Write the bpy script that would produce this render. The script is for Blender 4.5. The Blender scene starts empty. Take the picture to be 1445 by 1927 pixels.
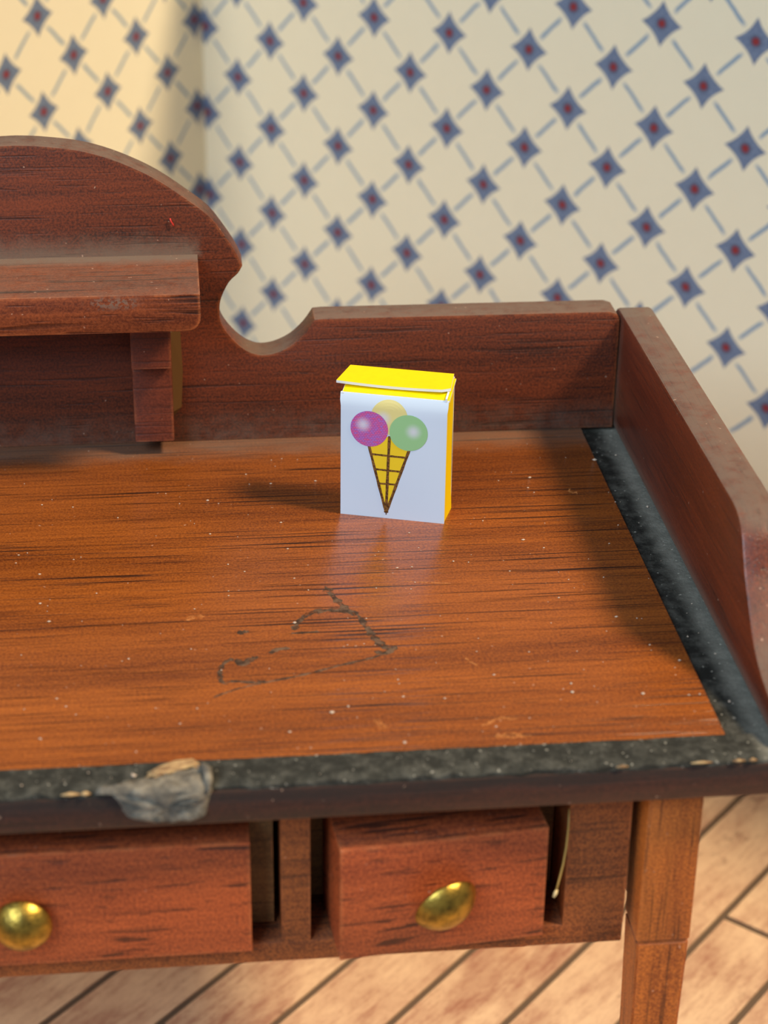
import bpy, bmesh, math, random
from mathutils import Vector, Matrix
random.seed(7)
U = 0.0115                     # one desk unit (height of the low back rail) in metres: a 1:12 dolls' house desk
SC = bpy.context.scene
COL = SC.collection

# ------------------------------------------------------------------ camera
W, H, FPX = 1445, 1927, 3690.84
PITCH, YAW, ROLL = .4691, .1127, .0141
CAM = Vector((-3.4664, -14.1815, 6.5411))
def cam_axes():
    cp, sp, cy, sy = math.cos(PITCH), math.sin(PITCH), math.cos(YAW), math.sin(YAW)
    f = Vector((sy*cp, cy*cp, -sp)); r = Vector((cy, -sy, 0)); u = r.cross(f)
    c, s = math.cos(ROLL), math.sin(ROLL)
    return r*c+u*s, u*c-r*s, f
R_, U_, F_ = cam_axes()
cd = bpy.data.cameras.new('camera'); cam = bpy.data.objects.new('camera', cd); COL.objects.link(cam)
cam.matrix_world = Matrix(((R_.x, U_.x, -F_.x, CAM.x*U), (R_.y, U_.y, -F_.y, CAM.y*U), (R_.z, U_.z, -F_.z, CAM.z*U), (0, 0, 0, 1)))
cd.sensor_fit = 'VERTICAL'; cd.sensor_height = 36; cd.lens = FPX/H*36
cd.clip_start = .002; cd.clip_end = 50
cd.dof.use_dof = True; cd.dof.focus_distance = (Vector((-1.95, -1.6, .4))-CAM).dot(F_)*U; cd.dof.aperture_fstop = 44
SC.camera = cam

# ------------------------------------------------------------------ world and lights
wd = bpy.data.worlds.new('world'); SC.world = wd; wd.use_nodes = True
bg = wd.node_tree.nodes['Background']; bg.inputs[0].default_value = (.88, .94, 1.0, 1); bg.inputs[1].default_value = .20
def area(name, pos, target, size, power, col, shape='DISK', sy=None):
    l = bpy.data.lights.new(name, 'AREA'); l.shape = shape; l.size = size*U; l.energy = power; l.color = col
    if sy: l.size_y = sy*U
    o = bpy.data.objects.new(name, l); COL.objects.link(o)
    p = Vector(pos); o.location = p*U
    o.rotation_euler = (Vector(target)-p).to_track_quat('-Z', 'Y').to_euler()
    return o
area('ceiling_lamp_light', (75, -34, 104), (-2, -1, 0), 24, 26.5, (1, .78, .49))
area('window_light', (-62, -82, 74), (-2, 0, 0), 60, 15.5, (.66, .84, 1), 'RECTANGLE', 60)
SC.view_settings.view_transform = 'Standard'; SC.view_settings.look = 'None'
SC.view_settings.exposure = 0.0; SC.view_settings.gamma = 1.0; SC.view_settings.use_curve_mapping = False

# ------------------------------------------------------------------ shader expressions
class X:                       # a float or vector socket with arithmetic
    def __init__(s, t, k): s.t, s.k = t, k
    def _m(s, op, *a, clamp=False):
        n = s.t.nodes.new('ShaderNodeMath'); n.operation = op; n.use_clamp = clamp
        for i, v in enumerate((s,)+a):
            if isinstance(v, X): s.t.links.new(v.k, n.inputs[i])
            else: n.inputs[i].default_value = v
        return X(s.t, n.outputs[0])
    def __add__(s, o): return s._m('ADD', o)
    __radd__ = __add__
    def __sub__(s, o): return s._m('SUBTRACT', o)
    def __rsub__(s, o): return (s*-1)+o
    def __mul__(s, o): return s._m('MULTIPLY', o)
    __rmul__ = __mul__
    def __truediv__(s, o): return s._m('DIVIDE', o)
    def abs(s): return s._m('ABSOLUTE')
    def round(s): return s._m('ROUND')
    def max(s, o): return s._m('MAXIMUM', o)
    def min(s, o): return s._m('MINIMUM', o)
    def pow(s, o): return s._m('POWER', o)
    def sqrt(s): return s._m('SQRT')
    def clamp(s): return s._m('ADD', 0.0, clamp=True)
    def ss(s, a, b):           # smoothstep, a->0 b->1
        n = s.t.nodes.new('ShaderNodeMapRange'); n.interpolation_type = 'SMOOTHSTEP'
        s.t.links.new(s.k, n.inputs[0])
        if a < b: n.inputs[1].default_value, n.inputs[2].default_value = a, b
        else:
            n.inputs[1].default_value, n.inputs[2].default_value = b, a
            n.inputs[3].default_value, n.inputs[4].default_value = 1, 0
        return X(s.t, n.outputs[0])
class Mat:
    def __init__(s, name):
        s.m = bpy.data.materials.new(name); s.m.use_nodes = True; s.t = s.m.node_tree
        s.b = s.t.nodes['Principled BSDF']; s._oc = None
    def pos(s):                # object coordinates in desk units -> vector socket
        if s._oc is None:
            tc = s.t.nodes.new('ShaderNodeTexCoord'); mp = s.t.nodes.new('ShaderNodeMapping')
            mp.inputs['Scale'].default_value = (1/U,)*3
            s.t.links.new(tc.outputs['Object'], mp.inputs[0]); s._oc = mp.outputs[0]
        return s._oc
    def xyz(s):
        n = s.t.nodes.new('ShaderNodeSeparateXYZ'); s.t.links.new(s.pos(), n.inputs[0])
        return [X(s.t, o) for o in n.outputs]
    def uv(s):
        n = s.t.nodes.new('ShaderNodeUVMap'); n.uv_map = 'UVMap'
        q = s.t.nodes.new('ShaderNodeSeparateXYZ'); s.t.links.new(n.outputs[0], q.inputs[0])
        return X(s.t, q.outputs[0]), X(s.t, q.outputs[1])
    def normal_z(s):
        n = s.t.nodes.new('ShaderNodeNewGeometry'); q = s.t.nodes.new('ShaderNodeSeparateXYZ')
        s.t.links.new(n.outputs['Normal'], q.inputs[0]); return X(s.t, q.outputs[2])
    def rnd(s):
        return X(s.t, s.t.nodes.new('ShaderNodeObjectInfo').outputs['Random'])
    def noise(s, scale=(1, 1, 1), detail=2, rough=.5, off=(0, 0, 0), vec=None, dist=0, rnd=False):
        mp = s.t.nodes.new('ShaderNodeMapping'); mp.inputs['Scale'].default_value = scale; mp.inputs['Location'].default_value = off
        s.t.links.new(vec or s.pos(), mp.inputs[0])
        n = s.t.nodes.new('ShaderNodeTexNoise'); n.inputs['Scale'].default_value = 1
        if rnd:
            n.noise_dimensions = '4D'; s.t.links.new((s.rnd()*40).k, n.inputs['W'])
        n.inputs['Detail'].default_value = detail; n.inputs['Roughness'].default_value = rough; n.inputs['Distortion'].default_value = dist
        s.t.links.new(mp.outputs[0], n.inputs['Vector']); return X(s.t, n.outputs['Fac'])
    def col(s, c):
        n = s.t.nodes.new('ShaderNodeRGB'); n.outputs[0].default_value = (*c, 1); return n.outputs[0]
    def mix(s, f, a, b, mode='MIX'):
        n = s.t.nodes.new('ShaderNodeMix'); n.data_type = 'RGBA'; n.blend_type = mode
        if isinstance(f, X): s.t.links.new(f.k, n.inputs['Factor'])
        else: n.inputs['Factor'].default_value = f
        for v, i in ((a, 6), (b, 7)):
            if isinstance(v, tuple): n.inputs[i].default_value = (*v, 1)
            else: s.t.links.new(v, n.inputs[i])
        return n.outputs[2]
    def set(s, color=None, rough=None, bump=None, bstr=.5, bdist=.01, metal=None, coat=None, coatr=None, spec=None):
        b, L = s.b, s.t.links
        def put(k, v):
            if isinstance(v, X): L.new(v.k, b.inputs[k])
            elif isinstance(v, tuple): b.inputs[k].default_value = (*v, 1)
            elif isinstance(v, (int, float)): b.inputs[k].default_value = v
            elif v is not None: L.new(v, b.inputs[k])
        put('Base Color', color); put('Roughness', rough); put('Metallic', metal)
        put('Coat Weight', coat); put('Coat Roughness', coatr); put('Specular IOR Level', spec)
        if bump is not None:
            n = s.t.nodes.new('ShaderNodeBump'); n.inputs['Strength'].default_value = bstr; n.inputs['Distance'].default_value = bdist*U
            L.new(bump.k, n.inputs['Height']); L.new(n.outputs[0], b.inputs['Normal'])
            if coat is not None: L.new(n.outputs[0], b.inputs['Coat Normal'])
        return s.m
def srgb(r, g, b):
    f = lambda c: c/12.92 if c <= .04045 else ((c+.055)/1.055)**2.4
    return tuple(f(v/255) for v in (r, g, b))

DUST = srgb(122, 102, 88)
def wood(name, light, dark, axis='X', pore=.75, dust=.5, rough=.38, coat=.35, coatr=.16, extra=None, dustc=DUST, speck=.35, pf=1.0, wear_glint=.5, pl=1.0, spec=.5):
    """stained mahogany: fibre streaks and short dark pores along the grain, dust settled on top faces"""
    m = Mat(name)
    def st(lo, ac): return {'X': (lo, ac, ac), 'Y': (ac, lo, ac), 'Z': (ac, ac, lo)}[axis]
    broad = m.noise(st(.25, 2.2), 4, .6, rnd=False)
    fib = m.noise(st(1.2, 26), 3, .6, off=(3, 1, 7))
    fine = m.noise((55, 55, 55), 3, .75)
    k = (broad.ss(.3, .7)*.45+fib.ss(.3, .72)*.3+(fine.ss(.32, .68)-.3)*speck*1.5).clamp()
    c = m.mix(k, dark, light)
    pr = m.noise(st(.75*pl, 42*pf), 2, .5, off=(5, 2, 9)); pr3 = m.noise(st(2.2*pl, 62*pf), 1, .5, off=(1, 6, 3))
    pr2 = m.noise(st(.6, 7*pf), 2, .5, off=(11, 4, 2))
    pores = ((pr.ss(.585, .66)*pr2.ss(.34, .54)).max(pr3.ss(.62, .70)*pr2.ss(.62, .40)*.7))*pore
    c = m.mix(pores, c, (dark[0]*.16, dark[1]*.16, dark[2]*.22))
    d = m.normal_z().ss(.55, .9)*dust*(m.noise((9, 9, 9), 4, .7).ss(.25, .6)*.6+.5)
    if extra: d = (d+extra(m)).clamp()
    if wear_glint:                   # orange edge highlight painted along the arrises, with some rubbed stain
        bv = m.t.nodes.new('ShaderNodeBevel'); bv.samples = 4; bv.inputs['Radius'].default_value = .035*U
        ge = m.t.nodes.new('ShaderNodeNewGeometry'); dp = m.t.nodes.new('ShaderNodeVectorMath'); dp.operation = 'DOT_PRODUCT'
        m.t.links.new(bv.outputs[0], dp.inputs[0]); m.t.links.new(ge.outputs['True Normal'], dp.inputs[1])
        ed = (1-X(m.t, dp.outputs['Value'])).ss(.01, .14)*m.noise((5, 5, 5), 3, .6, off=(7, 7, 1)).ss(.36, .62)*wear_glint
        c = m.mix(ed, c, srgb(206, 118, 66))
    c = m.mix(d, c, dustc)
    sp = m.noise((26, 26, 26), 1, .5, off=(2, 8, 5)).ss(.755, .80)
    c = m.mix(sp*.5, c, srgb(215, 175, 150))
    return m.set(c, (d*.5+rough+fine*.12).clamp(), bump=(pores*-1.0+fine*.35+fib*.3), bstr=.35, bdist=.012,
                 coat=(coat-d*coat).clamp(), coatr=coatr, spec=spec)

# ------------------------------------------------------------------ mesh helpers (all lengths in desk units)
def finish(bm, name, mat, parent=None, smooth=None, loc=None):
    bmesh.ops.recalc_face_normals(bm, faces=bm.faces[:])
    bmesh.ops.scale(bm, vec=(U, U, U), verts=bm.verts[:])
    me = bpy.data.meshes.new(name); bm.to_mesh(me); bm.free()
    for mt in (mat if isinstance(mat, (list, tuple)) else (mat,)): me.materials.append(mt)
    if smooth:
        me.polygons.foreach_set('use_smooth', [True]*len(me.polygons))
        if smooth is not True: me.set_sharp_from_angle(angle=math.radians(smooth))
    o = bpy.data.objects.new(name, me); COL.objects.link(o)
    if parent: o.parent = parent
    if loc: o.location = Vector(loc)*U
    return o
def box_into(bm, x0, x1, y0, y1, z0, z1, bev=0, seg=2):
    vs = [bm.verts.new(p) for p in ((x0,y0,z0),(x1,y0,z0),(x1,y1,z0),(x0,y1,z0),(x0,y0,z1),(x1,y0,z1),(x1,y1,z1),(x0,y1,z1))]
    fs = [bm.faces.new([vs[i] for i in q]) for q in ((3,2,1,0),(4,5,6,7),(0,1,5,4),(1,2,6,5),(2,3,7,6),(3,0,4,7))]
    if bev:
        es = list({e for f in fs for e in f.edges})
        bmesh.ops.bevel(bm, geom=es, offset=bev, segments=seg, affect='EDGES', profile=.5)
def box(name, b, mat, parent, bev=.02, loc=None):
    bm = bmesh.new(); box_into(bm, *b, bev=bev); return finish(bm, name, mat, parent, 35, loc)
def prism(name, prof, axis, a0, a1, mat, parent, bev=.02):
    """closed 2D outline pushed along an axis; Y: prof is (x,z), X: prof is (y,z)"""
    bm = bmesh.new()
    P = (lambda p, a: (p[0], a, p[1])) if axis == 'Y' else (lambda p, a: (a, p[0], p[1]))
    lo = [bm.verts.new(P(p, a0)) for p in prof]; hi = [bm.verts.new(P(p, a1)) for p in prof]
    n = len(prof); f0 = bm.faces.new(lo); f1 = bm.faces.new(hi[::-1])
    for i in range(n): bm.faces.new((lo[i], hi[i], hi[(i+1) % n], lo[(i+1) % n]))
    bmesh.ops.recalc_face_normals(bm, faces=bm.faces[:])
    if bev: bmesh.ops.bevel(bm, geom=list(f0.edges)+list(f1.edges), offset=bev, segments=2, affect='EDGES', profile=.5, clamp_overlap=True)
    bmesh.ops.triangulate(bm, faces=[f for f in bm.faces if len(f.verts) > 4])
    return finish(bm, name, mat, parent, 35)
def spline(pts, n=5):
    out = []
    for i in range(len(pts)-1):
        p0 = pts[max(i-1, 0)]; p1 = pts[i]; p2 = pts[i+1]; p3 = pts[min(i+2, len(pts)-1)]
        for k in range(n):
            t = k/n
            out.append(tuple(.5*((2*b)+(c-a)*t+(2*a-5*b+4*c-d)*t*t+(3*b-a-3*c+d)*t**3) for a, b, c, d in zip(p0, p1, p2, p3)))
    out.append(pts[-1]); return out
def tube(name, pts, rad, mat, parent=None, seg=6):
    bm = bmesh.new(); rings = []
    for i, p in enumerate(pts):
        p = Vector(p); d = (Vector(pts[min(i+1, len(pts)-1)])-Vector(pts[max(i-1, 0)])).normalized()
        a = d.orthogonal().normalized(); b = d.cross(a); r = rad[i] if isinstance(rad, (list, tuple)) else rad
        rings.append([bm.verts.new(p+(a*math.cos(t)+b*math.sin(t))*r) for t in (2*math.pi*k/seg for k in range(seg))])
    for q, w in zip(rings, rings[1:]):
        for k in range(seg): bm.faces.new((q[k], q[(k+1) % seg], w[(k+1) % seg], w[k]))
    bm.faces.new(rings[0]); bm.faces.new(rings[-1])
    return finish(bm, name, mat, parent, True)
def empty(name, loc=(0, 0, 0), rz=0):
    o = bpy.data.objects.new(name, None); COL.objects.link(o); o.location = Vector(loc)*U; o.rotation_euler = (0, 0, rz)
    o.empty_display_size = U; return o
def tag(o, label=None, cat=None, group=None, kind=None):
    for k, v in (('label', label), ('category', cat), ('group', group), ('kind', kind)):
        if v: o[k] = v
    return o

# ------------------------------------------------------------------ room: floor planks and two papered walls
ZF = -5.25
S = 1.2
CX, CY = CAM.x+S*(-3.1205-CAM.x), CAM.y+S*(6.0-CAM.y)       # the corner of the room
TR, TL = -.8159, .8765
LA, LB = .455*S, .4452*S                                     # half spacing of the paper's motif
ZT = 3.4
def paper(name):
    m = Mat(name); u, v = m.uv()
    vec = m.t.nodes.new('ShaderNodeCombineXYZ'); m.t.links.new(u.k, vec.inputs[0]); m.t.links.new(v.k, vec.inputs[1]); vv = vec.outputs[0]
    wob = (m.noise((1.7, 1.7, 1), 2, .5, vec=vv)-.5)*.03
    a = (u+v)*.5+wob; b = (u-v)*.5+(m.noise((1.7, 1.7, 1), 2, .5, off=(9, 4, 0), vec=vv)-.5)*.03
    fa = a-a.round(); fb = b-b.round(); A = fa.abs(); B = fb.abs()
    hi = A.max(B); lo = A.min(B)
    d = hi-(lo/hi.max(.001)).pow(2.5)*.034                             # square with hollow sides
    dot = d.ss(.200, .174)
    r = (fa*fa+fb*fb).sqrt()
    core = r.ss(.115, .05); red = (r+(m.noise((14, 14, 1), 1, .5, vec=vv)-.5)*.03).ss(.062, .042)
    def stroke(along, across):
        w = (along-.5).abs()                                  # 0 half way between two motifs
        bend = (along-.5)*.0
        return (across.abs()-bend).ss(.040, .016)*w.ss(.29, .17)
    sl = m.noise((3, 3, 1), 2, .5, off=(3, 3, 0), vec=vv)
    l1 = stroke(A, fb+(A-.5)*(sl-.5)*.25); l2 = stroke(B, fa+(B-.5)*(sl-.5)*.25)
    line = l1.max(l2)
    base = m.mix(m.noise((2, 2, 1), 3, .6, vec=vv)*.5, srgb(238, 228, 200), srgb(231, 220, 191))
    c = m.mix(line*.85, base, srgb(106, 142, 174))
    dk = m.mix(m.noise((16, 16, 1), 2, .6, vec=vv).ss(.35, .7), srgb(88, 106, 138), srgb(112, 130, 160))
    c = m.mix(dot*.95, c, dk)
    c = m.mix(core*.75, c, srgb(64, 58, 80)); c = m.mix(red, c, srgb(140, 52, 56))
    return m.set(c, .7, spec=.2)
def wall(name, th, u0, v0, t0, t1, thick_sign, mat):
    bm = bmesh.new(); uvl = bm.loops.layers.uv.new('UVMap')
    d = Vector((math.cos(th), math.sin(th), 0)); n = Vector((-d.y, d.x, 0))*thick_sign*.35
    o = Vector((CX, CY, 0))
    a, b = o+d*t0, o+d*t1
    vs = [bm.verts.new(q) for q in (a+Vector((0,0,ZF-.3)), b+Vector((0,0,ZF-.3)), b+Vector((0,0,ZT)), a+Vector((0,0,ZT)))]
    vb = [bm.verts.new(q.co+n) for q in vs]
    fs = [bm.faces.new(vs), bm.faces.new(vb[::-1])]+[bm.faces.new((vs[i], vs[(i+1) % 4], vb[(i+1) % 4], vb[i])) for i in range(4)]
    for f in fs:
        for l in f.loops:
            q = l.vert.co-o; l[uvl].uv = ((q.dot(d)-u0)/LA, (q.z-v0)/LB)
    return tag(finish(bm, name, mat), kind='structure')
PAPER = paper('wallpaper')
zsh = CAM.z*(1-S)                                           # the paper was measured at S = 1: move it out along with the wall
wr = wall('wall_right', TR, 5.0469*S, 1.4515*S+zsh, 0, 23, 1, PAPER)
wl = wall('wall_left', TL, -1.4875*S, 1.5328*S+zsh, -21, .48, 1, PAPER)
tag(wr, 'wall in cream paper with a lattice of blue motifs, behind the desk corner'); tag(wl, 'warm-lit wall in cream latticed paper behind the arched panel')

def plank_mat():
    m = Mat('floor_print'); g = math.radians(46.7)
    mp = m.t.nodes.new('ShaderNodeMapping'); mp.vector_type = 'TEXTURE'; mp.inputs['Rotation'].default_value = (0, 0, g)
    m.t.links.new(m.pos(), mp.inputs[0]); v = mp.outputs[0]
    blot = m.noise((.8, 1.5, 1), 5, .65, vec=v, rnd=True); fib = m.noise((2.2, 14, 1), 4, .65, vec=v, rnd=True); fine = m.noise((14, 26, 1), 2, .6, vec=v)
    k = (blot.ss(.40, .66)*.62+fib.ss(.42, .72)*.45+fine.ss(.45, .7)*.15).clamp()
    c = m.mix(k, srgb(238, 202, 164), srgb(172, 120, 96))
    c = m.mix(m.noise((1.6, 2.4, 1), 4, .7, off=(4, 2, 0), vec=v, rnd=True).ss(.60, .70)*.55, c, srgb(122, 72, 58))
    c = m.mix(m.rnd()*.25, c, srgb(196, 150, 122))
    return m.set(c, .6, bump=fib*.5+fine*.3, bstr=.2, bdist=.01, spec=.3)
def clip(poly, n, c):                                        # keep n.p <= c
    out = []
    for i, p in enumerate(poly):
        q = poly[(i+1) % len(poly)]; a, b = n.dot(p)-c, n.dot(q)-c
        if a <= 0: out.append(p)
        if (a < 0 < b) or (b < 0 < a): out.append(p+(q-p)*(a/(a-b)))
    return out
dR = Vector((math.cos(TR), math.sin(TR))); dL = Vector((math.cos(TL), math.sin(TL))); O2 = Vector((CX, CY))
nR = Vector((-dR.y, dR.x)); nL = Vector((-dL.y, dL.x))
def room_clip(poly, inset=.0):
    poly = clip(poly, nR, nR.dot(O2)-inset); return clip(poly, nL, nL.dot(O2)-inset) if poly else poly
fm = Mat('floor_seam').set(srgb(104, 84, 66), .8)
rect = [Vector(p) for p in ((-17, -9.5), (12, -9.5), (12, 11), (-17, 11))]
def slab(name, poly, z0, z1, mat, parent=None, bev=0):
    bm = bmesh.new(); lo = [bm.verts.new((p.x, p.y, z0)) for p in poly]; hi = [bm.verts.new((p.x, p.y, z1)) for p in poly]
    bm.faces.new(lo[::-1]); top = bm.faces.new(hi); n = len(poly)
    for i in range(n): bm.faces.new((lo[i], lo[(i+1) % n], hi[(i+1) % n], hi[i]))
    if bev: bmesh.ops.bevel(bm, geom=list(top.edges), offset=bev, segments=1, affect='EDGES')
    return finish(bm, name, mat, parent)
floor = tag(slab('floor', room_clip(rect), ZF-.3, ZF-.02, fm), 'pinkish tan plank floor running diagonally under the desk', kind='structure')
PM = plank_mat(); ang = math.radians(46.7); da = Vector((math.cos(ang), math.sin(ang))); dn = Vector((-da.y, da.x))
PW, P0 = .795, .70
for i in range(-18, 18):
    s0 = -22+random.uniform(0, 4)
    while s0 < 20:
        L = random.uniform(5, 8.5); g = .036
        c0, c1 = P0+i*PW+g, P0+(i+1)*PW-g
        poly = [da*(s0+g)+dn*c0, da*(s0+L-g)+dn*c0, da*(s0+L-g)+dn*c1, da*(s0+g)+dn*c1]; s0 += L
        for n, c in ((Vector((-1, 0)), 17), (Vector((1, 0)), 12), (Vector((0, -1)), 9.5)):
            poly = clip(poly, n, c) if len(poly) > 2 else []
        poly = room_clip(poly, .03) if len(poly) > 2 else []
        if len(poly) > 2 and max((a-b).length for a in poly for b in poly) > .5:
            slab('plank', poly, ZF-.02, ZF, PM, floor)

# ------------------------------------------------------------------ the desk
XC = -4.62
mx = lambda x: 2*XC-x
desk = tag(empty('writing_desk', (XC, -2.3, ZF)), "dark mahogany dolls' house writing desk with arched gallery back and brass-knobbed drawers", 'desk')
def to_desk(o): o.location = -desk.location; return o       # meshes are modelled in room coordinates
T_, D_, E_ = .271, 4.752, .276

red_l, red_d = srgb(128, 56, 24), srgb(48, 18, 9)
def back_dust(m):
    x, y, z = m.xyz(); nn = m.noise((6, 6, 6), 4, .7).ss(.3, .7)
    low = z.ss(.34, .0)*(nn*.5+.15)*.7
    sh = (z+nn*.06).ss(1.86, 1.55).pow(1.7)*z.ss(1.48, 1.56)*(x+nn*.04).ss(-3.24, -3.36)
    return (low+sh*.85).clamp()
WOOD_BACK = wood('mahogany_gallery', red_l, red_d, 'X', .6, .75, .5, .08, .3, back_dust, pf=.7, wear_glint=.6, speck=.5)
def top_dust(m):
    x, y, z = m.xyz(); nn = m.noise((2.2, 5, 5), 4, .65)
    return (y+nn*.35-.17).ss(-.46, -.08)*(nn*.5+.35)*.95
WOOD_TOP = wood('mahogany_top', srgb(176, 95, 31), srgb(100, 45, 11), 'X', 1.0, .03, .40, .7, .11, top_dust, speck=.42, wear_glint=0, spec=.2, pl=.8)
def side_dust(m):
    x, y, z = m.xyz(); nn = m.noise((6, 6, 6), 4, .7).ss(.25, .7)
    return (z+nn*.03).ss(.15, .02)*(nn*.4+.5)*.95+y.ss(-.14, -.02)*nn*.35
WOOD_SIDE = wood('mahogany_side', srgb(138, 58, 26), srgb(74, 26, 14), 'Y', .5, .75, .42, .3, .25, side_dust, wear_glint=.4)
def edge_wear(m):
    x, y, z = m.xyz(); return y*0
WOOD_EDGE = wood('mahogany_edge', srgb(84, 44, 32), srgb(34, 20, 18), 'X', .5, .0, .45, .2, .3, wear_glint=.25, dustc=srgb(24, 22, 21), extra=lambda m: (m.xyz()[2]+m.noise((1.5, 9, 9), 3, .6)*.14).ss(-.10, -.01)*.7)
WOOD_DRAW = wood('mahogany_drawer', srgb(202, 96, 46), srgb(124, 50, 24), 'X', .85, .10, .45, .15, .3, speck=.6, pf=.5, wear_glint=.9, pl=2.6)
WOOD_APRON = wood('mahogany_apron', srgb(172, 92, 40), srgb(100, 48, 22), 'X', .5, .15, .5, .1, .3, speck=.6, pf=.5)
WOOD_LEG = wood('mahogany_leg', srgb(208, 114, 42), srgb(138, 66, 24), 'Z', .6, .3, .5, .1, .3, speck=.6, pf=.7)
def shelf_dust(m):
    x, y, z = m.xyz(); nn = m.noise((22, 22, 22), 3, .7)
    a = (y+m.noise((7, 7, 7), 3, .7)*.08).ss(-.20, -.02)*.65*m.normal_z().ss(.3, .6)
    scuff = ((x+3.93).abs().ss(.26, .05)*(z-1.50).abs().ss(.07, .01)*y.ss(-.82, -.85))*nn.ss(.46, .58)
    return a+scuff*.75
WOOD_SHELF = wood('mahogany_shelf', srgb(160, 80, 40), srgb(88, 36, 18), 'X', .9, .36, .42, .25, .25, pf=.5, wear_glint=.8, extra=
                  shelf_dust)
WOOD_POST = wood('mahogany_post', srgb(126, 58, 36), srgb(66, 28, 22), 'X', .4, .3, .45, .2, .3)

# gallery back with its arch
R = [(-4.62, 2.422), (-4.452, 2.414), (-4.187, 2.381), (-3.989, 2.329), (-3.791, 2.249), (-3.592, 2.143), (-3.391, 1.998), (-3.215, 1.852), (-3.096, 1.688), (-3.015, 1.553), (-2.972, 1.452)]
N = [(-2.972, 1.452), (-3.006, 1.392), (-3.077, 1.321), (-3.136, 1.202), (-3.153, 1.111), (-3.146, 1.002), (-3.092, .899), (-2.998, .792), (-2.917, .739), (-2.832, .716), (-2.723, .733), (-2.602, .792), (-2.494, .895), (-2.423, 1.0)]
half = spline(R, 3)+spline(N, 3)[1:]+[(-2.36, 1.005), (-.10, 1.0), (-.04, .98), (-.012, .93)]
prof = half+[(-.012, 0), (mx(-.012), 0)]+[(mx(x), z) for x, z in half[::-1]][:-1]
to_desk(prism('gallery_back', prof, 'Y', 0, T_, WOOD_BACK, desk, .010))
# gallery sides
front = spline([(-3.22, .974), (-3.36, .966), (-3.47, .93), (-3.55, .862), (-3.62, .76), (-3.69, .655), (-3.77, .565), (-3.87, .46), (-4.01, .335), (-4.12, .272), (-4.23, .232), (-4.37, .20), (-4.55, .16), (-4.66, .09)], 3)
sp = [(.262, 0), (.262, .84), (.235, .92), (.18, .96), (.10, .974)]+front+[(-4.68, 0)]
for s in (0, 1):
    x0, x1 = (0, .2745) if s == 0 else (mx(.2745), mx(0))
    to_desk(prism('gallery_side', sp, 'X', x0, x1, WOOD_SIDE, desk, .022))
# top board: a wood panel, black border strips round it, dark edge below
BX, BY = .2702, .2706
BLACK = None
def black_mat():
    m = Mat('worn_black_border'); nn = m.noise((8, 8, 8), 5, .7); f = m.noise((45, 45, 45), 2, .7)
    x, y, z = m.xyz()
    fuzz = (nn.ss(.40, .72)*.28+(x.ss(-.17, -.03)*.62)+y.ss(-4.2, -4.45)*.06)*(f*.6+.6)
    c = m.mix(fuzz.clamp(), srgb(28, 28, 24), srgb(142, 139, 128))
    c = m.mix(m.noise((30, 30, 30), 1, .5).ss(.70, .76)*.6, c, srgb(190, 184, 170))
    return m.set(c, .72, bump=nn+f*.6, bstr=.5, bdist=.02, spec=.3)
BLACK = black_mat()
XE = .36
to_desk(box('top_board', (mx(XE), XE, -D_, T_+.02, -E_, -.045), WOOD_EDGE, desk, .025))
to_desk(box('writing_surface', (mx(-BX), -BX, -D_+BY, T_, -.045, 0), WOOD_TOP, desk, .006))
def strip(x0, x1, y0, y1, sideways=0):
    # shallow border: a little lower than the panel, rising to the gallery side
    bm = bmesh.new(); nx, ny = (5, 40) if x1-x0 < 1 else (120, 5)
    g = [[bm.verts.new((x0+(x1-x0)*i/nx, y0+(y1-y0)*j/ny, 0)) for j in range(ny+1)] for i in range(nx+1)]
    for i in range(nx+1):
        for j in range(ny+1):
            v = g[i][j]; t = i/nx if sideways > 0 else 1-i/nx
            z = (-.036+.03*t*t) if sideways else -.006
            v.co.z = z+random.uniform(-.004, .004)
            if not sideways and j == 0: v.co.z -= random.uniform(.0, .03); v.co.y += random.uniform(0, .02)
    for i in range(nx):
        for j in range(ny): bm.faces.new((g[i][j], g[i+1][j], g[i+1][j+1], g[i][j+1]))
    bot = bmesh.ops.extrude_face_region(bm, geom=bm.faces[:])
    for v in bot['geom']:
        if isinstance(v, bmesh.types.BMVert): v.co.z = -.05
    return to_desk(finish(bm, 'border_strip', BLACK, desk, 50))
strip(-BX, XE-.02, -D_+BY, T_, 1); strip(mx(XE-.02), mx(-BX), -D_+BY, T_, -1)
strip(mx(XE-.02), XE-.02, -D_+.004, -D_+BY)

# shelf on the gallery back with its two posts
sx0, sx1, sz0, sz1, sy = mx(-3.31), -3.31, 1.27, 1.556, -.86
rr = .10
pro = [(sx1, sz1), (sx1, sz0+rr)]+[(sx1-rr+rr*math.cos(a), sz0+rr-rr*math.sin(a)) for a in (i*math.pi/10 for i in range(1, 6))]
pro += [(mx(x), z) for x, z in pro[::-1]]
to_desk(prism('shelf', pro, 'Y', sy, 0, WOOD_SHELF, desk, .008))
for s in (0, 1):
    x0, x1 = (-3.838, -3.534) if s == 0 else (mx(-3.534), mx(-3.838))
    pb = [(0, .125), (-.25, .125), (-.25, .765), (-.40, .795), (-.40, 1.272), (0, 1.272)]
    to_desk(prism('shelf_post', pb, 'X', x0, x1, WOOD_POST, desk, .012))
GLUE = Mat('dried_glue').set(srgb(98, 68, 34), .5)
bm = bmesh.new()
for t in (0, 1):
    pass
vv = [bm.verts.new(p) for p in ((-3.535, -.002, 1.0), (-3.46, -.002, .96), (-3.452, -.002, .6), (-3.47, -.002, .3), (-3.535, -.002, .22), (-3.535, -.045, .28), (-3.535, -.05, .95))]
for q in ((0, 1, 6), (1, 2, 6), (2, 5, 6), (2, 3, 5), (3, 4, 5)): bm.faces.new([vv[i] for i in q])
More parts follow.
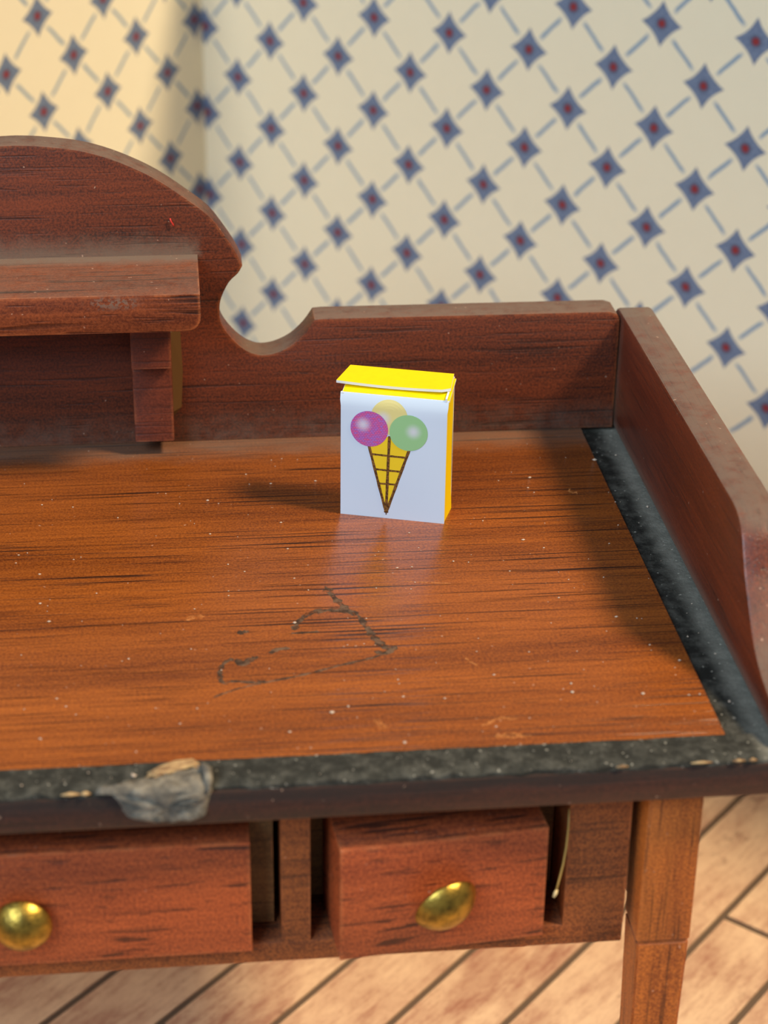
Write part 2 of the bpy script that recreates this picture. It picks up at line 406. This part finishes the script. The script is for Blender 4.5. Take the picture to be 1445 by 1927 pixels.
g_ = to_desk(finish(bm, 'glue_line', GLUE, desk)); g_['label'] = 'yellowed dried glue beside the shelf post'

# frame under the top: rails, stiles, legs
YA, ZB, YL = -4.46, -1.56, -4.60
OP = [(-6.27, -2.97), (-2.79, -1.19), (mx(-1.19), mx(-2.79))]
bm = bmesh.new()
AX0, AX1 = mx(-.80), -.80
box_into(bm, AX0, AX1, YA, YA+.55, -.47, -E_, 0)
box_into(bm, AX0, AX1, YA, YA+.55, ZB, -1.405, .012)
for x0, x1 in ((-2.97, -2.79), (-1.19, AX1), (mx(-2.79), mx(-2.97)), (AX0, mx(-1.19))): box_into(bm, x0, x1, YA+.0012, YA+3.6, -1.41, -.465, 0)
to_desk(finish(bm, 'apron', WOOD_APRON, desk, 35))
to_desk(box('dust_board', (AX0, AX1, YA+.55, -.12, -1.50, -1.40), WOOD_APRON, desk, 0))
to_desk(box('drawer_stop', (AX0, AX1, YA+3.6, YA+3.7, -1.40, -E_), WOOD_APRON, desk, 0))
to_desk(box('apron_back', (mx(-.6), -.6, -.12, .08, ZB, -E_), WOOD_APRON, desk, .01))
for s in (0, 1):
    x0, x1 = (-.66, -.48) if s == 0 else (mx(-.48), mx(-.66))
    to_desk(box('apron_side', (x0, x1, -4.27, -.12, ZB, -E_), WOOD_APRON, desk, .01))
ZJ = -1.475
def leg(x0, x1, y0, y1):
    xm, ym = (x0+x1)/2, (y0+y1)/2; w = (x1-x0)/2
    L = empty('leg'); L.parent = desk; L.location = -desk.location
    box('leg_block', (x0, x1, y0, y1, ZJ+.012, -E_), WOOD_LEG, L, .014)
    bm = bmesh.new(); box_into(bm, x0+.004, x1-.004, y0+.004, y1-.004, ZF, ZJ, 0)
    for v in bm.verts:
        if v.co.z < -3: v.co.x = xm+(v.co.x-xm)*.58; v.co.y = ym+(v.co.y-ym)*.58
    bmesh.ops.bevel(bm, geom=bm.edges[:], offset=.014, segments=2, affect='EDGES')
    finish(bm, 'leg_shaft', WOOD_LEG, L, 35)
    box('leg_joint', (x0+.02, x1-.02, y0+.02, y1-.02, ZJ-.02, ZJ+.03), WOOD_EDGE, L, 0)
for x0, x1 in ((-.74, -.395), (mx(-.395), mx(-.74))):
    leg(x0, x1, YL, YL+.345); leg(x0, x1, -.09, .255)

# drawers with brass dome knobs
def brass():
    m = Mat('aged_brass'); n = m.noise((9, 9, 9), 4, .65); f = m.noise((30, 30, 30), 3, .6)
    c = m.mix(n.ss(.35, .7), srgb(200, 164, 74), srgb(112, 94, 46)); c = m.mix(f.ss(.55, .75)*.5, c, srgb(92, 80, 52))
    return m.set(c, (n*.4+.2).clamp(), bump=n+f*.3, bstr=.25, bdist=.03, metal=1.0)
BRASS = brass()
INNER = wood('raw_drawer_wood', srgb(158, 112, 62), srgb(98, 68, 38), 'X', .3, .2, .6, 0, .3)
def knob(parent, x, y, z, r, tilt, turn):
    bm = bmesh.new(); prof = [(0, -.62), (.30, -.59), (.58, -.47), (.80, -.29), (.93, -.12), (.985, .0), (.95, .05), (.80, .06), (.34, .06), (.30, .40), (0, .42)]
    prof = spline(prof, 3); n = 28; rings = []
    for a, b in prof: rings.append([bm.verts.new((a*r*math.cos(2*math.pi*k/n), b*r, a*r*math.sin(2*math.pi*k/n))) for k in range(n)] if a > 1e-6 else [bm.verts.new((0, b*r, 0))])
    for q, w in zip(rings, rings[1:]):
        for k in range(n):
            k2 = (k+1) % n
            if len(q) == 1: bm.faces.new((q[0], w[k], w[k2]))
            elif len(w) == 1: bm.faces.new((q[k], q[k2], w[0]))
            else: bm.faces.new((q[k], q[k2], w[k2], w[k]))
    bmesh.ops.rotate(bm, matrix=Matrix.Rotation(tilt, 3, 'X'), verts=bm.verts[:]); bmesh.ops.rotate(bm, matrix=Matrix.Rotation(turn, 3, 'Z'), verts=bm.verts[:])
    bmesh.ops.translate(bm, vec=(x, y, z), verts=bm.verts[:])
    o = finish(bm, 'knob', BRASS, parent, 50); o['label'] = 'tarnished brass dome knob'; return o
def drawer(x0, x1, yf, z0, z1, rz, label, kn, th=.28, wb=None, off=0):
    d = empty('drawer', ((x0+x1)/2, yf, z0), rz); d.parent = desk; d.location -= desk.location
    d['label'] = label
    w = (x1-x0)/2; h = z1-z0
    fr = box('drawer_front', (-w, w, 0, th, 0, h), WOOD_DRAW, d, .008); wb = wb or w+.15
    bm = bmesh.new(); dep = 3.1; t = .09; g = .03
    for b in ((-wb, wb, th, th+t, 0, h), (-wb, wb, th+t, dep, 0, t), (-wb, -wb+t, th+t, dep, t, h-.1), (wb-t, wb, th+t, dep, t, h-.1), (-wb+t, wb-t, dep-t, dep, t, h-.1)): box_into(bm, *b)
    bmesh.ops.rotate(bm, matrix=Matrix.Rotation(-rz, 3, 'Z'), verts=bm.verts[:]); bmesh.ops.translate(bm, vec=(off, 0, 0), verts=bm.verts[:])
    finish(bm, 'drawer_box', INNER, d)
    knob(d, *kn)
    return d
drawer(mx(-3.158), -3.158, -4.56, -1.385, -.556, 0, 'wide middle drawer', (.08, -.055, .345, .186, .0, -.05))
dr = drawer(-2.63, -1.335, -4.635, -1.383, -.556, math.radians(5.6), 'small drawer standing slightly askew in its opening', (-.01, -.085, .405, .212, .34, .30), th=.60, wb=.785)
drawer(mx(-1.34), mx(-2.63), -4.57, -1.385, -.556, 0, 'small drawer', (0, -.06, .40, .19, .15, 0))

# the chipped, filled spot on the front edge
FILL = Mat('grey_filler'); _n = FILL.noise((10, 10, 10), 4, .6)
FILLM = FILL.set(FILL.mix(_n.ss(.35, .7), srgb(98, 92, 84), srgb(150, 140, 124)), .85, bump=_n, bstr=.6, bdist=.04, spec=.2)
FIB = Mat('torn_wood_fibre'); _n = FIB.noise((6, 40, 40), 3, .6)
FIBM = FIB.set(FIB.mix(_n.ss(.35, .65), srgb(206, 170, 118), srgb(140, 104, 70)), .7, bump=_n, bstr=.5, bdist=.03)
def blob(name, outline, plane, depth, mat, rough=.018):
    """irregular lump on the top (z) or front (y) face of the edge, domed towards its middle"""
    bm = bmesh.new(); cx = sum(p[0] for p in outline)/len(outline); cz = sum(p[1] for p in outline)/len(outline)
    rings = []
    for k, (s, h) in enumerate(((1.0, -.02), (.93, depth*.55), (.75, depth*.9), (.45, depth))):
        ring = []
        for a, b in outline:
            x, q = cx+(a-cx)*s, cz+(b-cz)*s; hh = h+(random.uniform(-rough, rough) if k else 0)
            ring.append(bm.verts.new((x, -D_-hh, q) if plane == 'F' else (x, q, hh)))
        rings.append(ring)
    n = len(outline)
    for q, w in zip(rings, rings[1:]):
        for i in range(n): bm.faces.new((q[i], q[(i+1) % n], w[(i+1) % n], w[i]))
    c = bm.verts.new((cx, -D_-depth, cz) if plane == 'F' else (cx, cz, depth))
    for i in range(n): bm.faces.new((rings[-1][i], rings[-1][(i+1) % n], c))
    return to_desk(finish(bm, name, mat, desk, True))
o1 = blob('filler_patch', spline([(-3.96, -.03), (-3.88, -.17), (-3.72, -.235), (-3.56, -.235), (-3.43, -.21), (-3.385, -.12), (-3.39, .0), (-3.6, .012), (-3.85, .01), (-3.96, -.03)], 3)[:-1], 'F', .03, FILLM)
o1['label'] = 'grey filler smeared over the chipped front edge'
blob('filler_patch', spline([(-4.05, -4.75), (-3.9, -4.77), (-3.6, -4.775), (-3.40, -4.77), (-3.385, -4.62), (-3.42, -4.55), (-3.52, -4.58), (-3.70, -4.66), (-3.9, -4.70), (-4.05, -4.75)], 3)[:-1], 'T', .022, FILLM)
for q in range(4):
    o_ = q*.020; j_ = lambda a: random.uniform(-a, a)
    t1 = to_desk(tube('torn_fibre', [(-3.74+j_(.03), -4.675+o_, .012), (-3.67, -4.648+o_+j_(.008), .026), (-3.58, -4.612+o_+j_(.01), .034+j_(.008)), (-3.50+j_(.02), -4.59+o_*.8+j_(.01), .036+j_(.008)), (-3.44+j_(.03), -4.60+o_*.6, .02)], [.005, .015, .018, .015, .005], FIBM, desk, 6))
t1['label'] = 'pale torn wood fibre lifted at the chip'
to_desk(tube('torn_fibre', [(-3.425, -4.58, .035), (-3.40, -4.65, .045), (-3.395, -4.73, .03), (-3.40, -4.78, -.02)], [.014, .03, .03, .012], FILLM, desk, 7))
for (a, b, r) in ((-4.24, -4.13, .014), (-4.13, -4.07, .017), (-.30, -.22, .012), (-.55, -.42, .010), (-.20, -.15, .013), (-1.0, -.93, .010)):
    to_desk(tube('torn_fibre', [(a, -D_-.002, -.012), ((a+b)/2, -D_-.006, -.006), (b, -D_-.002, -.012)], [.004, r, .004], FIBM, desk, 6))

# scratches and scuffs on the writing surface
SCR = Mat('scratch_mark'); _n = SCR.noise((14, 14, 14), 3, .6)
SCRM = SCR.set(SCR.mix(_n.ss(.4, .65), srgb(66, 48, 34), srgb(122, 94, 72)), .7)
SCR.t.links.new((SCR.noise((18, 18, 18), 3, .7, off=(3, 3, 3)).ss(.30, .50)*.8).k, SCR.b.inputs['Alpha'])
_s = Mat('bare_wood_nick'); SCL = _s.set(srgb(206, 128, 66), .6); _s.t.links.new((_s.noise((20, 20, 20), 3, .7).ss(.38, .6)*.75).k, _s.b.inputs['Alpha'])
def px(x, y, z=0):             # a point of the photograph carried onto the writing surface
    d = F_+R_*((x-W/2)/FPX)-U_*((y-H/2)/FPX); t = (z-CAM.z)/d.z; return CAM+d*t
def mark(pts, wid, mat, name='scratch', jit=.5):
    P = [px(*p) for p in spline([tuple(map(float, q)) for q in pts], 6)]
    bm = bmesh.new(); prev = None; n = len(P)
    for i, p in enumerate(P):
        d = P[min(i+1, n-1)]-P[max(i-1, 0)]; d.z = 0; d.normalize(); s = Vector((-d.y, d.x, 0))
        w = wid*(1+random.uniform(-jit, jit))*min(1, .25+min(i, n-1-i)*.4)
        cur = [bm.verts.new(p+s*w+Vector((0, 0, .0004))), bm.verts.new(p+Vector((0, 0, .0035))), bm.verts.new(p-s*w+Vector((0, 0, .0004)))]
        if prev:
            for k in (0, 1): bm.faces.new((prev[k], prev[k+1], cur[k+1], cur[k]))
        prev = cur
    return to_desk(finish(bm, name, mat, desk))
for pts, w in (([(612, 1104), (632, 1128), (655, 1148), (674, 1158)], .028), ([(674, 1158), (690, 1180), (704, 1200), (722, 1216), (738, 1222)], .026),
               ([(664, 1152), (630, 1148), (590, 1152), (566, 1166), (552, 1186)], .022), ([(738, 1222), (700, 1238), (640, 1252), (570, 1270), (500, 1284), (448, 1296), (402, 1312)], .010),
               ([(500, 1282), (470, 1284), (440, 1282), (418, 1284), (414, 1262), (424, 1246), (440, 1240)], .016), ([(444, 1240), (456, 1250), (470, 1242), (486, 1236)], .022),
               ([(508, 1230), (522, 1222), (546, 1220)], .018), ([(548, 1192), (580, 1190), (600, 1188)], .012), ([(446, 1192), (460, 1189), (468, 1188)], .020), ([(704, 1226), (730, 1229), (746, 1216)], .018)):
    mark(pts, w, SCRM)
for pts, w in (([(350, 1168), (362, 1162), (384, 1160)], .020), ([(704, 1354), (716, 1362), (722, 1372)], .022), ([(905, 1366), (940, 1352), (975, 1352)], .018), ([(930, 1386), (960, 1384), (1000, 1384)], .028),
               ([(876, 1238), (886, 1246), (900, 1252)], .010), ([(760, 1094), (800, 1096), (848, 1098)], .006), ([(1072, 920), (1078, 926), (1086, 926)], .022)):
    mark(pts, w, SCL, 'nick')

# ------------------------------------------------------------------ the little ice cream carton
BXY, BA, BW, BD, BH = Vector((-2.337, -1.356, 0)), -.30, .772, .31, .965
box_e = tag(empty('ice_cream_carton', BXY, BA), 'tiny white and yellow paper carton printed with a three-scoop ice cream cone', 'carton')
WHITE = Mat('white_card').set(srgb(240, 244, 246), .45, spec=.4)
FRONT = Mat('pale_blue_white_card').set(srgb(220, 235, 252), .4, spec=.4)
_y = Mat('yellow_card'); _n = _y.noise((20, 20, 20), 3, .6)
YEL = _y.set(_y.mix(_n.ss(.4, .7)*.25, (1.0, .72, .0), (.95, .62, .0)), .45, spec=.35)
def face_y(u, v):              # front panel: rolled back at its top, very slightly bowed
    a = max(0, (v/BH-.90)/.10); return .022*a*a-.010*math.sin(math.pi*u/BW)*math.sin(math.pi*min(v/BH, 1))
def front_z(u, v): return v
def sheet(name, fn, nu, nv, th, mats, parent, edge=None):
    """thin card from fn(s,t)->(point, normal); outer face gets mats[0], rims and back mats[1]"""
    bm = bmesh.new(); A = []; B = []
    for i in range(nu+1):
        a = []; b = []
        for j in range(nv+1):
            p, n = fn(i/nu, j/nv); p = Vector(p); n = Vector(n)
            a.append(bm.verts.new(p)); b.append(bm.verts.new(p-n*th))
        A.append(a); B.append(b)
    for i in range(nu):
        for j in range(nv):
            bm.faces.new((A[i][j], A[i+1][j], A[i+1][j+1], A[i][j+1])); f = bm.faces.new((B[i][j], B[i][j+1], B[i+1][j+1], B[i+1][j])); f.material_index = 1
    rim = [(A[i][0], A[i+1][0], B[i+1][0], B[i][0]) for i in range(nu)]+[(A[i][nv], B[i][nv], B[i+1][nv], A[i+1][nv]) for i in range(nu)]
    rim += [(A[0][j], B[0][j], B[0][j+1], A[0][j+1]) for j in range(nv)]+[(A[nu][j], A[nu][j+1], B[nu][j+1], B[nu][j]) for j in range(nv)]
    for q in rim: bm.faces.new(q).material_index = 1
    return finish(bm, name, mats, parent, 40)
sheet('front_panel', lambda s, t: ((s*BW+(.006 if t > .9 else 0)*(1 if s > .5 else -1), face_y(s*BW, t*BH), t*BH), (0, -1, 0)), 10, 20, .016, (FRONT, WHITE), box_e)
def side_x(t, v): return -.018*math.sin(math.pi*v)*math.sin(math.pi*t)
sheet('side_panel', lambda s, t: ((BW-.004+side_x(s, t)+.014*(1-t)**4*s, .018+s*(BD-.02)*(.86+.14*t), .004+t*(BH+.02+s*.05)-.004), (1, 0, 0)), 6, 10, .014, (YEL, WHITE), box_e)
sheet('side_panel', lambda s, t: ((.004, .018+s*(BD-.02), t*(BH+s*.05)), (-1, 0, 0)), 4, 6, .014, (YEL, WHITE), box_e)
sheet('back_panel', lambda s, t: ((s*BW, BD, t*(BH+.07)), (0, 1, 0)), 4, 4, .014, (YEL, WHITE), box_e)
sheet('base_panel', lambda s, t: ((.016+s*(BW-.03), .012+t*(BD-.03), .0), (0, 0, -1)), 2, 2, .014, (YEL, YEL), box_e)
# under-flap with the fold along the front, then the closing flap a little lifted and shifted
sheet('under_flap', lambda s, t: ((.008+s*(BW+.004), .024+t*(BD-.03), BH+.004+.055*t), (0, 0, 1)), 6, 4, .014, (YEL, WHITE), box_e)
def flap(s, t):
    ins = .03*max(0, (s-.93)/.07)*(1-t)
    x = -.055*(1-t)+.004+s*(BW+.01+.045*(1-t)-.02*t); y = .082+t*(BD-.08)+ins
    z = BH+.062+.030*t+.012*math.sin(math.pi*s)*(1-t)*-1
    return (x, y, z), (0, 0, 1)
sheet('top_flap', flap, 14, 5, .02, (YEL, WHITE), box_e)
# printed picture: flat ink shapes that follow the front panel
def ink(name, poly_fn, mat, lift, parent=box_e):
    bm = bmesh.new(); uvl = bm.loops.layers.uv.new('UVMap'); poly_fn(bm)
    for v in bm.verts: v.co = Vector((v.co.x, face_y(v.co.x, v.co.z)-lift, v.co.z))
    return finish(bm, name, mat, parent)
def disc(cu, cv, r):
    def f(bm):
        n = 48; k = 6; rings = [[bm.verts.new((cu, 0, cv))]]
        for j in range(1, k+1): rings.append([bm.verts.new((cu+r*j/k*math.cos(2*math.pi*i/n), 0, cv+r*j/k*math.sin(2*math.pi*i/n))) for i in range(n)])
        for i in range(n): bm.faces.new((rings[0][0], rings[1][i], rings[1][(i+1) % n]))
        for q, w in zip(rings[1:], rings[2:]):
            for i in range(n): bm.faces.new((q[i], w[i], w[(i+1) % n], q[(i+1) % n]))
    return f
def stripf(pts, w):
    def f(bm):
        P = []
        for (a, b), (c, d) in zip(pts, pts[1:]):
            for k in range(10): P.append(Vector((a+(c-a)*k/10, 0, b+(d-b)*k/10)))
        P.append(Vector((pts[-1][0], 0, pts[-1][1]))); prev = None
        for i, p in enumerate(P):
            d = (P[min(i+1, len(P)-1)]-P[max(i-1, 0)]).normalized(); s = Vector((-d.z, 0, d.x))
            ww = w*(1+.12*math.sin(i*2.3)); cur = [bm.verts.new(p+s*ww/2), bm.verts.new(p-s*ww/2)]
            if prev: bm.faces.new((prev[0], prev[1], cur[1], cur[0]))
            prev = cur
    return f
def uvp(u, v): return (u*BW, v*.981)
def scoop_mat(name, base, hl, kind):
    m = Mat(name); x, y, z = m.xyz()
    r = ((x-hl[0])*(x-hl[0])+(z-hl[1])*(z-hl[1])).sqrt()
    c = m.col(base)
    if kind == 'weave':
        ck = m.t.nodes.new('ShaderNodeTexBrick'); ck.inputs['Scale'].default_value = 30
        ck.inputs['Color1'].default_value = (*srgb(232, 92, 150), 1); ck.inputs['Color2'].default_value = (*srgb(186, 116, 204), 1); ck.inputs['Mortar'].default_value = (*srgb(140, 84, 156), 1)
        ck.inputs['Mortar Size'].default_value = .035; ck.inputs['Brick Width'].default_value = .6; ck.inputs['Row Height'].default_value = .42
        mp = m.t.nodes.new('ShaderNodeMapping'); mp.inputs['Rotation'].default_value = (math.radians(-90), 0, 0); m.t.links.new(m.pos(), mp.inputs[0]); m.t.links.new(mp.outputs[0], ck.inputs[0]); c = ck.outputs[0]
    c = m.mix(r.ss(.075, .0)*.85, c, srgb(226, 226, 238))
    return m.set(c, .45, spec=.4)
s1, s2, s3 = uvp(.461, .825), uvp(.273, .722), uvp(.645, .717)
ink('printed_scoop', disc(*s1, .134), scoop_mat('ink_vanilla', srgb(238, 224, 148), (s1[0]-.045, s1[1]-.01), ''), .0008)['label'] = 'pale yellow printed scoop'
ap = uvp(.443, .047); tl = uvp(.268, .60); tr_ = uvp(.662, .60); mid = uvp(.466, .68)
def conef(bm):
    rows = []; n = 12; C = 8
    for i in range(n+5):
        if i <= n:
            t = i/n; a = (ap[0]+(tl[0]-ap[0])*t-.0005, ap[1]+(tl[1]-ap[1])*t); b = (ap[0]+(tr_[0]-ap[0])*t+.0005, ap[1]+(tr_[1]-ap[1])*t)
        else:
            t = (i-n)/4.3; a = tuple(p+(q-p)*t for p, q in zip(tl, mid)); b = tuple(p+(q-p)*t for p, q in zip(tr_, mid))
        rows.append([bm.verts.new((a[0]+(b[0]-a[0])*k/C, 0, a[1]+(b[1]-a[1])*k/C)) for k in range(C+1)])
    for q, w in zip(rows, rows[1:]):
        for k in range(C): bm.faces.new((q[k], q[k+1], w[k+1], w[k]))
ink('printed_cone', conef, Mat('ink_cone').set(srgb(255, 216, 40), .45), .0013)['label'] = 'yellow printed wafer cone'
BRN = Mat('ink_brown'); _n = BRN.noise((70, 70, 70), 1, .5); BRNM = BRN.set(BRN.mix(_n.ss(.4, .62), srgb(84, 52, 22), srgb(140, 96, 40)), .5)
def at_v(v, e):                # point of the cone's left or right edge at height v
    b = tl if e == 0 else tr_; t = (v*.981-ap[1])/(b[1]-ap[1]); return (ap[0]+(b[0]-ap[0])*t, v*.981)
for pts, w in (([tl, ap], .020), ([tr_, ap], .020), ([mid, ap], .021), ([at_v(.522, 0), at_v(.518, 1)], .015), ([at_v(.402, 0), at_v(.400, 1)], .015), ([at_v(.287, 0), at_v(.290, 1)], .015), ([uvp(.443, .13), uvp(.443, .047)], .03), ([uvp(.443, .06), uvp(.443, .03)], .008)):
    ink('printed_wafer_line', stripf(pts, w), BRNM, .0018)
ink('printed_scoop', disc(*s2, .138), scoop_mat('ink_berry', srgb(190, 90, 170), (s2[0]-.045, s2[1]+.03), 'weave'), .0024)['label'] = 'purple printed scoop with a woven dither'
ink('printed_scoop', disc(*s3, .139), scoop_mat('ink_pistachio', srgb(158, 208, 148), (s3[0]+.035, s3[1]+.012), ''), .0024)['label'] = 'green printed scoop'

# ------------------------------------------------------------------ stray fibres and dust
BRIS = Mat('straw').set(srgb(176, 138, 70), .5)
b = tube('bristle', [(-1.20, -4.475, -.50), (-1.203, -4.50, -.62), (-1.215, -4.53, -.74), (-1.235, -4.56, -.85), (-1.262, -4.59, -.95), (-1.285, -4.62, -1.02)], [.005, .006, .007, .007, .007, .006], BRIS, None, 6)
tag(b, 'thin straw-coloured bristle caught beside the small drawer', 'bristle')
tip = tube('bristle_tip', [(-1.275, -4.61, -1.00), (-1.285, -4.62, -1.02), (-1.297, -4.628, -1.045)], [.008, .013, .008], Mat('pale_bristle_tip').set(srgb(224, 196, 140), .5), b, 6)
th = tube('red_thread', [(-3.506, -.012, 1.845), (-3.498, -.014, 1.82), (-3.486, -.014, 1.80), (-3.48, -.012, 1.785)], .006, Mat('red_fibre').set(srgb(214, 54, 44), .6), None, 5)
tag(th, 'tiny red thread stuck to the arched gallery back', 'thread')
bm = bmesh.new()
for k in range(300):
    x, y = random.uniform(-6.6, .0), -random.random()**.8*4.7
    if -2.42 < x < -1.42 and -1.68 < y < -.95: continue
    s = random.choice((.004, .005, .006, .007, .009)) if k % 14 else random.uniform(.011, .016)
    c = Vector((x, y, (-.03 if x > -BX else 0)+s*.45)); ax = [Vector((random.uniform(.6, 1.4), 0, 0)), Vector((0, random.uniform(.6, 1.2), 0)), Vector((0, 0, .6))]
    V = [bm.verts.new(c+a*s*e) for a in ax for e in (1, -1)]
    for i in (0, 1):
        for j in (2, 3):
            for l in (4, 5): bm.faces.new((V[i], V[j], V[l]))
tag(finish(bm, 'dust_specks', Mat('pale_dust').set(srgb(206, 184, 164), .9)), 'pale dust specks scattered over the writing surface', 'dust', kind='stuff')
